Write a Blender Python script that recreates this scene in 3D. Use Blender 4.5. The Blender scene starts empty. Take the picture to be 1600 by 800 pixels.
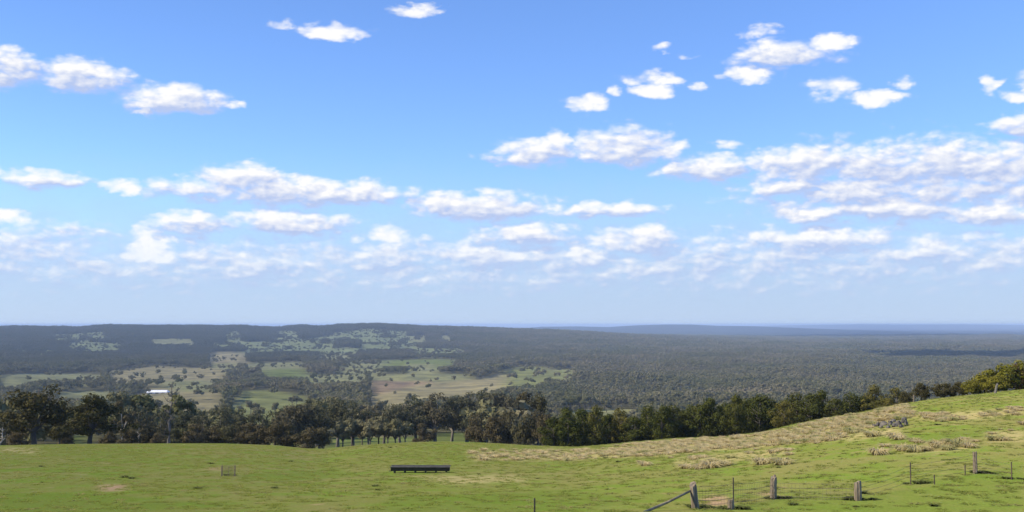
import bpy, bmesh, math, random
import numpy as np
from mathutils import Vector, Matrix, Euler

random.seed(11)
rng = np.random.default_rng(11)
S = bpy.context.scene
COL = S.collection
R = math.radians

# ------------------------------------------------------------------ camera, sky, sun, exposure
W0, H0 = 1600.0, 800.0
HFOV = R(50.0)
F = (W0 / 2) / math.tan(HFOV / 2)
HORIZON = 507.0
PITCH = math.atan((HORIZON - H0 / 2) / F)
SUN_EL, SUN_AZ = R(39.0), R(-100.0)          # azimuth measured from +Y (view direction) towards +X

cam = bpy.data.cameras.new('camera')
cam.sensor_width = 36.0
cam.lens = 18.0 / math.tan(HFOV / 2)
cam.clip_start, cam.clip_end = 0.5, 200000.0
co = bpy.data.objects.new('camera', cam)
co.rotation_euler = (math.pi / 2 + PITCH, 0, 0)
COL.objects.link(co)
S.camera = co
S.view_settings.view_transform = 'Standard'
S.view_settings.look = 'None'
S.view_settings.gamma = 1
S.view_settings.exposure = 0.7
S.cycles.use_denoising = True
S.cycles.max_bounces = 5
S.cycles.diffuse_bounces = 2
S.cycles.transparent_max_bounces = 8
S.cycles.volume_bounces = 0
S.cycles.use_adaptive_sampling = True
S.cycles.adaptive_min_samples = 8
S.cycles.adaptive_threshold = 0.012

sun = bpy.data.lights.new('sun', 'SUN')
sun.energy = 4.4
sun.angle = R(0.5)
sun.color = (1.0, 0.90, 0.74)
so = bpy.data.objects.new('sun', sun)
sd = Vector((math.sin(SUN_AZ) * math.cos(SUN_EL), math.cos(SUN_AZ) * math.cos(SUN_EL), math.sin(SUN_EL)))
so.rotation_euler = sd.to_track_quat('Z', 'Y').to_euler()
so.location = sd * 300
COL.objects.link(so)

# clouds of the sky: x, y, half width, height above, depth below, weight (1/1715 rad units of azimuth and elevation)
CLOUDS = [
 (40,132,66,26,28,1),(150,139,70,25,22,1),(285,164,82,24,19,1),(375,162,17,7,7,.7),(240,183,15,6,6,.6),
 (655,4,42,11,10,.9),(527,45,52,14,10,.8),(440,35,20,7,6,.35),(1225,92,85,26,14,1),(1288,73,42,11,11,.9),(1175,114,42,12,12,.8),
 (1037,66,18,6,6,.6),(1073,81,12,5,5,.4),(1188,50,28,10,8,.4),(920,154,34,15,15,.85),(962,136,16,9,8,.75),(1022,117,42,11,9,.7),
 (1020,137,28,12,11,.9),(1092,129,13,6,6,.6),(1355,163,44,13,11,.9),(1290,142,36,14,15,.6),(1400,142,18,6,6,.6),
 (1516,155,12,16,16,.7),(1592,152,40,30,24,1),(1545,173,18,9,9,.6),(1562,217,64,17,17,.8),
 (832,233,70,23,19,.95),(872,212,20,18,18,.8),(980,236,90,40,16,1),(1045,227,32,18,18,.8),(1140,222,28,9,8,.5),
 (1100,259,82,21,19,1),(1250,262,92,30,26,1),(1352,264,140,32,32,.95),(1480,264,115,28,28,.9),(1225,290,64,16,16,1),
 (1330,302,125,28,22,.9),(1262,335,64,13,11,.9),(1372,331,125,18,14,1),(1562,282,85,34,36,.9),(1522,341,95,19,17,1),(1572,312,75,22,22,.9),
 (445,297,195,22,20,1),(388,284,62,26,22,1),(565,298,85,17,14,.9),(750,316,122,24,20,1),(850,322,42,15,12,.7),(960,321,84,13,12,.85),
 (15,286,34,26,20,1),(105,292,60,15,14,.85),(208,297,30,12,10,.85),(310,349,60,17,15,.9),(450,346,100,22,17,1),
 (40,351,50,13,10,.75),(20,377,48,18,16,.65),(255,398,46,34,18,.85),(410,408,110,22,18,.72),(120,422,150,20,18,.5),
 (600,396,56,22,16,.85),(610,363,32,14,11,.75),(560,367,17,7,6,.6),(820,363,86,22,15,.95),(990,377,76,28,19,1),
 (770,400,95,23,15,.85),(910,402,56,20,15,.8),(670,432,50,18,14,.55),(1270,374,120,19,15,.95),(1100,402,70,22,15,.62),
 (1430,397,66,22,19,.8),(1520,412,66,20,17,.65),(1190,422,66,22,16,.55),(1582,412,46,22,16,.75),(1330,415,80,16,14,.5),
 (800,412,1150,44,40,.42),(1250,400,420,44,40,.5),(60,395,160,40,40,.5),(1400,300,230,62,50,.7),(330,418,260,26,24,.55)]

world = bpy.data.worlds.new('World')
S.world = world
world.use_nodes = True
nt = world.node_tree
nt.nodes.clear()

def node(t, typ, **kw):
    n = t.nodes.new(typ)
    for k, v in kw.items():
        setattr(n, k, v)
    return n

def M(t, op, a, b=None, c=None, clamp=False):
    n = t.nodes.new('ShaderNodeMath')
    n.operation = op
    n.use_clamp = clamp
    for i, v in enumerate((a, b, c)):
        if v is None:
            continue
        if isinstance(v, (int, float)):
            n.inputs[i].default_value = v
        else:
            t.links.new(v, n.inputs[i])
    return n.outputs[0]

def cloud_group(clouds):
    g = bpy.data.node_groups.new('cloud_field', 'ShaderNodeTree')
    g.interface.new_socket('U', in_out='INPUT', socket_type='NodeSocketFloat')
    g.interface.new_socket('V', in_out='INPUT', socket_type='NodeSocketFloat')
    g.interface.new_socket('Field', in_out='OUTPUT', socket_type='NodeSocketFloat')
    gi = g.nodes.new('NodeGroupInput'); go = g.nodes.new('NodeGroupOutput')
    U, V = gi.outputs[0], gi.outputs[1]
    acc = None
    for (cx, cy, a, tp, bt, w) in clouds:
        k = math.sqrt(w)
        if w > .55: a *= 1.06; tp *= 1.22; bt *= 1.12
        u = M(g, 'MULTIPLY_ADD', U, k / a, -k * cx / a)
        v1 = M(g, 'MULTIPLY_ADD', V, -k / tp, k * cy / tp)
        v2 = M(g, 'MULTIPLY_ADD', V, k / bt, -k * cy / bt)
        v = M(g, 'MAXIMUM', v1, v2)
        uu = M(g, 'MULTIPLY_ADD', u, u, -w)
        q = M(g, 'MULTIPLY_ADD', v, v, uu)
        acc = q if acc is None else M(g, 'MINIMUM', acc, q)
    g.links.new(M(g, 'MULTIPLY', acc, -1.0), go.inputs[0])
    return g

def build_world():
    t = nt
    L = t.links.new
    sky = node(t, 'ShaderNodeTexSky', sky_type='NISHITA', sun_disc=False)
    sky.sun_elevation = SUN_EL
    sky.sun_rotation = -SUN_AZ
    sky.altitude = 200
    sky.air_density = 1.0
    sky.dust_density = 0.0
    sky.ozone_density = 3.0
    tc = node(t, 'ShaderNodeTexCoord')
    sep = node(t, 'ShaderNodeSeparateXYZ')
    L(tc.outputs['Generated'], sep.inputs[0])
    x, y, z = sep.outputs
    az = M(t, 'ARCTAN2', x, y)
    hyp = M(t, 'SQRT', M(t, 'MULTIPLY_ADD', x, x, M(t, 'MULTIPLY', y, y)))
    el = M(t, 'DIVIDE', z, M(t, 'MAXIMUM', hyp, 0.02))
    U = M(t, 'MULTIPLY_ADD', az, 1715.0, 800.0)
    V = M(t, 'MULTIPLY_ADD', el, -1715.0, HORIZON)
    cmb = node(t, 'ShaderNodeCombineXYZ')
    L(M(t, 'MULTIPLY', U, 0.017), cmb.inputs[0])
    L(M(t, 'MULTIPLY', V, 0.034), cmb.inputs[1])
    nz = node(t, 'ShaderNodeTexNoise', noise_dimensions='2D')
    nz.inputs['Scale'].default_value = 1.0
    nz.inputs['Detail'].default_value = 7
    nz.inputs['Roughness'].default_value = 0.58
    L(cmb.outputs[0], nz.inputs['Vector'])
    sc = node(t, 'ShaderNodeSeparateColor')
    L(nz.outputs['Color'], sc.inputs[0])
    n1, n2, n3 = sc.outputs
    # a second, shifted look at the same noise, towards the sun: its difference gives the relief of the puffs
    cmb2 = node(t, 'ShaderNodeVectorMath', operation='ADD')
    L(cmb.outputs[0], cmb2.inputs[0]); cmb2.inputs[1].default_value = (-0.10, -0.20, 0)
    nzb = node(t, 'ShaderNodeTexNoise', noise_dimensions='2D')
    nzb.inputs['Scale'].default_value = 1.0
    nzb.inputs['Detail'].default_value = 6
    nzb.inputs['Roughness'].default_value = 0.55
    L(cmb2.outputs[0], nzb.inputs['Vector'])
    Uw = M(t, 'ADD', U, M(t, 'MULTIPLY_ADD', n2, 52.0, -26.0))
    Vw = M(t, 'ADD', V, M(t, 'MULTIPLY_ADD', n3, 26.0, -20.0))
    grp = cloud_group(CLOUDS)
    grp_big = cloud_group([c for c in CLOUDS if c[2] > 55])
    f1 = node(t, 'ShaderNodeGroup'); f1.node_tree = grp
    L(Uw, f1.inputs[0]); L(Vw, f1.inputs[1])
    f2 = node(t, 'ShaderNodeGroup'); f2.node_tree = grp_big
    L(M(t, 'ADD', Uw, -8.0), f2.inputs[0]); L(M(t, 'ADD', Vw, -11.0), f2.inputs[1])
    # round heads of the puffs
    vor = node(t, 'ShaderNodeTexVoronoi', voronoi_dimensions='2D', feature='F1')
    vor.inputs['Scale'].default_value = 1.9
    vor.inputs['Detail'].default_value = 1.0
    vor.inputs['Roughness'].default_value = 0.55
    wv = node(t, 'ShaderNodeVectorMath', operation='MULTIPLY_ADD')
    L(nz.outputs['Color'], wv.inputs[0]); wv.inputs[1].default_value = (.5, .5, 0); L(cmb.outputs[0], wv.inputs[2])
    L(wv.outputs[0], vor.inputs['Vector'])
    puff = M(t, 'MULTIPLY_ADD', vor.outputs['Distance'], -0.62, 0.34)
    nn = M(t, 'ADD', M(t, 'MULTIPLY_ADD', n1, 1.75, -0.76), puff)
    dens = M(t, 'ADD', M(t, 'ADD', f1.outputs[0], -0.02), nn)
    ramp = node(t, 'ShaderNodeMapRange', interpolation_type='SMOOTHSTEP')
    ramp.inputs['From Min'].default_value = -0.28
    ramp.inputs['From Max'].default_value = 0.92
    L(dens, ramp.inputs['Value'])
    cover = ramp.outputs[0]
    # light and grey of the clouds: thick towards the sun means grey, thin towards the sun means white
    grad = M(t, 'SUBTRACT', M(t, 'MAXIMUM', f2.outputs[0], -0.4), M(t, 'MAXIMUM', f1.outputs[0], -0.4))
    relief = M(t, 'SUBTRACT', nz.outputs[0], nzb.outputs[0])
    lit = M(t, 'ADD', M(t, 'MULTIPLY_ADD', grad, -1.3, 0.36), M(t, 'ADD', M(t, 'MULTIPLY', relief, 2.6), M(t, 'MULTIPLY', puff, 0.5)), clamp=True)
    cmix = node(t, 'ShaderNodeMix', data_type='RGBA')
    L(lit, cmix.inputs[0])
    cmix.inputs[6].default_value = (3.4, 4.1, 6.0, 1)
    cmix.inputs[7].default_value = (7.0, 6.95, 6.95, 1)
    # sky tone
    tone = node(t, 'ShaderNodeMix', data_type='RGBA', blend_type='MULTIPLY')
    tone.inputs[0].default_value = 1
    tone.inputs[7].default_value = SKY_TINT
    L(sky.outputs[0], tone.inputs[6])
    # pale band of moist air standing above the horizon
    band = node(t, 'ShaderNodeMapRange', interpolation_type='SMOOTHSTEP')
    band.inputs['From Min'].default_value = 230
    band.inputs['From Max'].default_value = 470
    L(M(t, 'ADD', V, M(t, 'MULTIPLY_ADD', n2, 60.0, -30.0)), band.inputs['Value'])
    bandmix = node(t, 'ShaderNodeMix', data_type='RGBA')
    L(M(t, 'MULTIPLY', band.outputs[0], 0.85), bandmix.inputs[0])
    L(tone.outputs[2], bandmix.inputs[6])
    bandmix.inputs[7].default_value = (3.15, 4.08, 5.75, 1)
    # far clouds fade into that band
    fade = node(t, 'ShaderNodeMapRange')
    fade.inputs['From Min'].default_value = 360
    fade.inputs['From Max'].default_value = 470
    fade.inputs['To Min'].default_value = 1.0
    fade.inputs['To Max'].default_value = 0.45
    L(V, fade.inputs['Value'])
    fin = node(t, 'ShaderNodeMix', data_type='RGBA')
    L(M(t, 'MULTIPLY', cover, fade.outputs[0]), fin.inputs[0])
    L(bandmix.outputs[2], fin.inputs[6])
    L(cmix.outputs[2], fin.inputs[7])
    bg = node(t, 'ShaderNodeBackground')
    bg.inputs['Strength'].default_value = 0.09
    L(fin.outputs[2], bg.inputs['Color'])
    out = node(t, 'ShaderNodeOutputWorld')
    L(bg.outputs[0], out.inputs[0])

SKY_TINT = (0.84, 1.03, 1.42, 1)
build_world()
world.cycles.sampling_method = 'MANUAL'
world.cycles.sample_map_resolution = 512

# ------------------------------------------------------------------ geometry of the place
cp, sp = math.cos(PITCH), math.sin(PITCH)

def ray(px, py):
    """azimuth and slope (rise per metre of ground distance) of a direction"""
    x = (np.asarray(px, float) - W0 / 2) / F
    v = (H0 / 2 - np.asarray(py, float)) / F
    yy = cp - v * sp
    zz = sp + v * cp
    return np.arctan2(x, yy), zz / np.hypot(x, yy)

def project(x, y, z):
    d = y * cp + z * sp
    v = -y * sp + z * cp
    return W0 / 2 + F * x / d, H0 / 2 - F * v / d

def curve(pts):
    px = np.array([p[0] for p in pts], float); py = np.array([p[1] for p in pts], float)
    a, s = ray(px, py)
    return lambda az: np.interp(az, a, s)

near_sky = curve([(-200,698),(0,697),(100,695),(350,694),(430,697),(480,702),(510,702.5),(560,697),(640,692),(700,691),(760,693),(830,697),(900,699),
  (960,694),(1000,690),(1060,685),(1130,683),(1190,676),(1240,664),(1290,654),(1350,644),(1400,633),(1450,625),(1520,617),(1600,609),(1800,588)])
ridge_r = curve([(0,0),(1,0)])
far_hills = curve([(-300,515),(0,514),(50,513.5),(120,515),(170,511.5),(240,512),(330,512.5),(380,512),(430,515.5),(470,511.5),(500,513.5),(540,510),(590,509),
  (650,512.5),(700,513.5),(760,515.5),(840,518),(900,521),(1000,527),(1150,534),(2000,560)])
blue_hills = curve([(500,522),(760,518),(830,512),(845,510.5),(900,510),(950,511),(1000,508),(1040,507),(1080,507),(1120,509),(1170,509.5),(1250,512.5),(1300,514.5),(1500,520)])
last_hills = curve([(900,515),(1100,511),(1200,509),(1270,507.6),(1350,506.5),(1420,507.2),(1500,506.6),(1560,507.5),(1600,508),(1800,508)])

VR = np.array([0,120,180,280,400,700,1200,1715,2500,4000,10000,20000,70000], float)
VZ = np.array([-26,-26,-26.5,-30.5,-42.5,-67,-91,-101,-107,-111,-113,-116,-124], float)
VZR = np.array([-26,-26,-34,-50,-64,-84,-99,-106,-110,-112,-113,-116,-124], float)
_w = [(rng.uniform(0, 6.283), rng.uniform(0, 6.283)) for _ in range(18)]

def waves(x, y, lam, k0, n=5):
    s = 0
    for i in range(n):
        th, ph = _w[(k0 + i) % len(_w)]
        l = lam * (0.6 + 0.25 * i)
        s = s + np.sin((x * math.cos(th) + y * math.sin(th)) * 6.283 / l + ph)
    return s / n

def sstep(a, b, x):
    t = np.clip((x - a) / (b - a), 0, 1)
    return t * t * (3 - 2 * t)

def valley(x, y, r, az):
    b = sstep(-0.02, 0.12, az)
    v = np.interp(r, VR, VZ) * (1 - b) + np.interp(r, VR, VZR) * b
    v = v + waves(x, y, 420, 3) * 8.5 * sstep(450, 1500, r) + waves(x, y, 1900, 7) * 13.0 * sstep(1800, 4500, r)
    v = v + waves(x, y, 140, 1) * 0.8 * sstep(170, 400, r)
    for (fn, rr, w) in ((far_hills, 6800., 1900.), (blue_hills, 17500., 2600.), (last_hills, 36000., 5000.)):
        top = fn(az) * rr
        k = np.exp(-((r - rr) / w) ** 2)
        v = np.maximum(v, v + (top - v) * k)
    return v

def ground(x, y):
    x = np.asarray(x, float); y = np.asarray(y, float)
    r = np.hypot(x, y); az = np.arctan2(x, y)
    aa = np.clip(az, -0.62, 0.62)
    q = near_sky(aa)
    k = sstep(0.0, 0.42, aa)                       # 0 left and centre, 1 at the right-hand hill
    RR = 172.0 - 20.0 * k
    r0 = 42.0
    z0 = -1.75 - 0.128 * r0 - 0.1 * k
    m0 = -0.112 + 0.085 * k
    zr = q * RR
    h = RR - r0
    t = np.clip((r - r0) / h, 0, 1)
    her = (2*t**3 - 3*t**2 + 1) * z0 + (t**3 - 2*t**2 + t) * h * m0 + (-2*t**3 + 3*t**2) * zr + (t**3 - t**2) * h * q
    near = np.where(r < r0, -1.75 + (z0 + 1.75) * (0.65 * (r / r0) + 0.35 * (r / r0) ** 2), her)
    over = np.maximum(r - RR, 0)
    near = near + np.where(r > RR, q * over - 0.0016 * over ** 2, 0)
    near = near + (waves(x, y, 31, 0) * 0.16 + waves(x, y, 9, 4) * 0.05) * sstep(20, 60, r) * (1 - sstep(150, 175, r))
    v = valley(x, y, r, aa)
    d = near - v
    s = 2.0
    return np.where(r < RR, near, v + 0.5 * (d + np.sqrt(d * d + s * s)) - 0.5 * s * 0)

RS = np.geomspace(8, 60000, 2600)

def hit(px, py):
    az, sl = ray(px, py)
    x = np.sin(az) * RS; y = np.cos(az) * RS
    g = ground(x, y) - sl * RS
    i = int(np.argmax(g > 0))
    if i == 0:
        return None
    a, b = g[i-1], g[i]
    r = RS[i-1] + (RS[i] - RS[i-1]) * (-a) / (b - a)
    xx, yy = math.sin(az) * r, math.cos(az) * r
    return Vector((xx, yy, float(ground(xx, yy)))), r

def at(px, r):
    az, _ = ray(px, 650)
    x, y = math.sin(az) * r, math.cos(az) * r
    return Vector((x, y, float(ground(x, y))))

def inside(poly, px, py):
    n = len(poly); c = np.zeros(np.shape(px), bool)
    for i in range(n):
        x1, y1 = poly[i]; x2, y2 = poly[(i + 1) % n]
        if y1 == y2:
            continue
        cond = (y1 > py) != (y2 > py)
        c ^= cond & (px < (x2 - x1) * (py - y1) / (y2 - y1) + x1)
    return c

# paddocks cleared in the forest: outline, ground colour, how many trees are left standing
G1, G2, TAN, PINK, PALE, HILL = (.125,.15,.045), (.16,.17,.062), (.225,.195,.10), (.205,.15,.092), (.185,.185,.085), (.155,.175,.078)
FIELDS = [
 ([(172,583),(200,576),(236,571),(260,573),(300,575),(352,576),(352,590),(300,590),(250,590),(172,591)], TAN, .05),
 ([(328,554),(340,550),(382,551),(384,565),(350,568),(328,567)], TAN, .03),
 ([(330,568),(370,567),(372,575),(332,575)], PALE, .12),
 ([(0,589),(20,585),(60,584),(130,584),(156,585),(156,591),(60,592),(22,600),(0,601)], PALE, .02),
 ([(206,622),(226,614),(230,606),(268,606),(276,612),(300,612),(340,613),(345,622),(330,642),(290,640),(250,632),(212,632)], TAN, .03),
 ([(350,640),(375,628),(378,611),(410,609),(440,612),(474,618),(484,626),(466,648),(440,654),(400,654),(360,650)], G2, .04),
 ([(86,613),(130,612),(182,612),(186,621),(90,620)], PALE, .02),
 ([(410,579),(440,576),(478,577),(480,587),(414,587)], G1, .0),
 ([(598,563),(676,561),(712,562),(706,570),(592,571)], G1, .02),
 ([(500,553),(556,552),(560,561),(500,561)], PALE, .25),
 ([(530,573),(580,564),(600,563),(600,573),(562,581),(532,581)], PALE, .12),
 ([(580,594),(612,590),(676,592),(676,606),(640,610),(580,612)], PINK, .05),
 ([(580,642),(584,618),(610,612),(640,604),(700,596),(760,590),(775,586),(802,580),(808,596),(784,605),(744,612),(692,618),(642,621),(604,644)], TAN, .02),
 ([(580,586),(640,583),(732,584),(736,594),(640,596),(580,594)], PALE, .08),
 ([(634,569),(682,569),(684,584),(640,584)], PALE, .15),
 ([(794,578),(812,573),(852,573),(854,592),(832,600),(790,602)], G2, .06),
 ([(858,578),(894,577),(894,590),(858,592)], G2, .06),
 ([(880,644),(930,640),(990,639),(992,652),(890,656)], PALE, .04),
 ([(104,700),(104,680),(136,680),(136,700)], G1, 0),
 ([(676,702),(682,676),(745,676),(758,702)], G1, 0),
 ([(500,706),(520,684),(690,682),(690,706)], G1, 0),
 ([(76,523),(128,521),(164,518),(168,529),(128,530),(78,530)], HILL, .05),
 ([(104,536),(148,534),(194,538),(194,546),(150,547),(104,546)], HILL, .05),
 ([(232,530),(302,529),(310,537),(234,538)], PALE, .04),
 ([(348,518),(378,517),(380,531),(350,532)], HILL, .05),
 ([(426,518),(468,516),(470,537),(430,538)], HILL, .05),
 ([(470,530),(520,524),(526,536),(470,540)], HILL, .05),
 ([(520,520),(560,516),(562,530),(524,531)], HILL, .05),
 ([(558,514),(600,514),(640,518),(638,528),(556,528)], HILL, .05),
 ([(560,532),(610,531),(656,532),(656,543),(560,544)], HILL, .05),
 ([(636,525),(668,525),(668,535),(638,535)], PALE, .1),
 ([(686,524),(706,524),(708,533),(688,533)], PALE, .15),
 ([(0,545),(120,541),(180,548),(60,552)], HILL, .4),
 ([(384,568),(470,565),(474,571),(390,573)], PALE, .1),
 ([(330,536),(420,533),(430,539),(340,541)], HILL, .1),
 ([(480,586),(566,584),(570,594),(484,597)], PALE, .12),
 ([(640,545),(720,543),(724,550),(650,552)], HILL, .25),
 ([(250,596),(330,594),(334,600),(256,602)], PALE, .08),
 ([(380,541),(480,538),(560,545),(556,550),(470,547),(380,549)], HILL, .05),
]

def field_of(px, py):
    out = np.full(np.shape(px), -1, int)
    for i, (poly, c, d) in enumerate(FIELDS):
        out[inside(poly, px, py)] = i
    return out

# ------------------------------------------------------------------ materials
def new_mat(name):
    m = bpy.data.materials.new(name)
    m.use_nodes = True
    m.node_tree.nodes.clear()
    return m, m.node_tree

def simple(name, c1, c2, scale=6.0, rough=0.85, bump=0.0, stretch=(1, 1, 1), metal=0.0):
    m, t = new_mat(name)
    L = t.links.new
    tc = node(t, 'ShaderNodeTexCoord')
    mp = node(t, 'ShaderNodeMapping'); mp.inputs['Scale'].default_value = stretch
    L(tc.outputs['Object'], mp.inputs[0])
    nz = node(t, 'ShaderNodeTexNoise'); nz.inputs['Scale'].default_value = scale; nz.inputs['Detail'].default_value = 6
    L(mp.outputs[0], nz.inputs['Vector'])
    rr = node(t, 'ShaderNodeMapRange'); rr.inputs[1].default_value = .32; rr.inputs[2].default_value = .68
    L(nz.outputs[0], rr.inputs[0])
    mx = node(t, 'ShaderNodeMix', data_type='RGBA')
    L(rr.outputs[0], mx.inputs[0])
    mx.inputs[6].default_value = (*c1, 1); mx.inputs[7].default_value = (*c2, 1)
    b = node(t, 'ShaderNodeBsdfPrincipled')
    b.inputs['Roughness'].default_value = rough
    b.inputs['Metallic'].default_value = metal
    L(mx.outputs[2], b.inputs['Base Color'])
    if bump:
        bp = node(t, 'ShaderNodeBump'); bp.inputs['Strength'].default_value = bump; bp.inputs['Distance'].default_value = 0.05
        L(nz.outputs[0], bp.inputs['Height']); L(bp.outputs[0], b.inputs['Normal'])
    o = node(t, 'ShaderNodeOutputMaterial'); L(b.outputs[0], o.inputs[0])
    return m

def leaf_mat(name, c1, c2, c3=None, transl=0.18):
    """foliage: the colour changes from tree to tree and from clump to clump"""
    m, t = new_mat(name)
    L = t.links.new
    oi = node(t, 'ShaderNodeObjectInfo')
    tc = node(t, 'ShaderNodeTexCoord')
    nz = node(t, 'ShaderNodeTexNoise'); nz.inputs['Scale'].default_value = 0.55; nz.inputs['Detail'].default_value = 3
    L(tc.outputs['Object'], nz.inputs['Vector'])
    mr = node(t, 'ShaderNodeMapRange'); mr.inputs[1].default_value = .35; mr.inputs[2].default_value = .65
    L(nz.outputs[0], mr.inputs[0])
    k = M(t, 'ADD', M(t, 'MULTIPLY', mr.outputs[0], .5), M(t, 'MULTIPLY', oi.outputs['Random'], .5))
    mx = node(t, 'ShaderNodeMix', data_type='RGBA')
    L(k, mx.inputs[0])
    mx.inputs[6].default_value = (*c1, 1); mx.inputs[7].default_value = (*c2, 1)
    col = mx.outputs[2]
    if c3:
        m2 = node(t, 'ShaderNodeMix', data_type='RGBA')
        w = node(t, 'ShaderNodeMapRange'); w.inputs[1].default_value = .6; w.inputs[2].default_value = 1.0; w.inputs[4].default_value = .8
        wh = node(t, 'ShaderNodeTexWhiteNoise', noise_dimensions='1D')
        L(oi.outputs['Random'], wh.inputs['W'])
        L(wh.outputs[0], w.inputs[0])
        L(w.outputs[0], m2.inputs[0]); L(col, m2.inputs[6]); m2.inputs[7].default_value = (*c3, 1)
        col = m2.outputs[2]
    d = node(t, 'ShaderNodeBsdfDiffuse'); L(col, d.inputs[0])
    tr = node(t, 'ShaderNodeBsdfTranslucent'); L(col, tr.inputs[0])
    ms = node(t, 'ShaderNodeMixShader'); ms.inputs[0].default_value = transl
    L(d.outputs[0], ms.inputs[1]); L(tr.outputs[0], ms.inputs[2])
    o = node(t, 'ShaderNodeOutputMaterial'); L(ms.outputs[0], o.inputs[0])
    return m

def forest_mat(name):
    m, t = new_mat(name)
    L = t.links.new
    g = node(t, 'ShaderNodeNewGeometry'); oi = node(t, 'ShaderNodeObjectInfo')
    def nz(sc, off):
        mp = node(t, 'ShaderNodeMapping'); mp.inputs['Location'].default_value = off
        L(g.outputs['Position'], mp.inputs[0])
        n = node(t, 'ShaderNodeTexNoise'); n.inputs['Scale'].default_value = sc; n.inputs['Detail'].default_value = 3
        L(mp.outputs[0], n.inputs['Vector'])
        r_ = node(t, 'ShaderNodeMapRange'); r_.inputs[1].default_value = .36; r_.inputs[2].default_value = .64
        L(n.outputs[0], r_.inputs[0]); return r_.outputs[0]
    def mx(f, a, b):
        x = node(t, 'ShaderNodeMix', data_type='RGBA')
        if isinstance(f, float): x.inputs[0].default_value = f
        else: L(f, x.inputs[0])
        for i, v in ((6, a), (7, b)):
            if isinstance(v, tuple): x.inputs[i].default_value = (*v, 1)
            else: L(v, x.inputs[i])
        return x.outputs[2]
    c = mx(nz(.0035, (9, 0, 0)), (.130, .138, .056), (.240, .200, .122))
    wh = node(t, 'ShaderNodeTexWhiteNoise', noise_dimensions='1D'); L(oi.outputs['Random'], wh.inputs['W'])
    c2 = mx(wh.outputs[0], (.115, .122, .048), (.250, .215, .138))
    c = mx(M(t, 'MULTIPLY', nz(.013, (3, 7, 0)), .6), c, (.075, .092, .034))
    c = mx(.34, c, c2)
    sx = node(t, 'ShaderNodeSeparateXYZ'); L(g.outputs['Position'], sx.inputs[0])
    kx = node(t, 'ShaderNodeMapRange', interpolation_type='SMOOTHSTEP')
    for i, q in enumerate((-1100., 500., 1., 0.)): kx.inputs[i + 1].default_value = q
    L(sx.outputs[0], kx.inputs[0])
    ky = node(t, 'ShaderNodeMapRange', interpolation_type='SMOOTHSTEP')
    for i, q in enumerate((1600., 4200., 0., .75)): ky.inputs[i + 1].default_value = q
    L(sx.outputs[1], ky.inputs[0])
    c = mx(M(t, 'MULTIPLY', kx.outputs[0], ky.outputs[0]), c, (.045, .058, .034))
    d = node(t, 'ShaderNodeBsdfDiffuse'); L(c, d.inputs[0])
    tr = node(t, 'ShaderNodeBsdfTranslucent'); L(c, tr.inputs[0])
    ms = node(t, 'ShaderNodeMixShader'); ms.inputs[0].default_value = .18
    L(d.outputs[0], ms.inputs[1]); L(tr.outputs[0], ms.inputs[2])
    o = node(t, 'ShaderNodeOutputMaterial'); L(ms.outputs[0], o.inputs[0])
    return m

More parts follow.
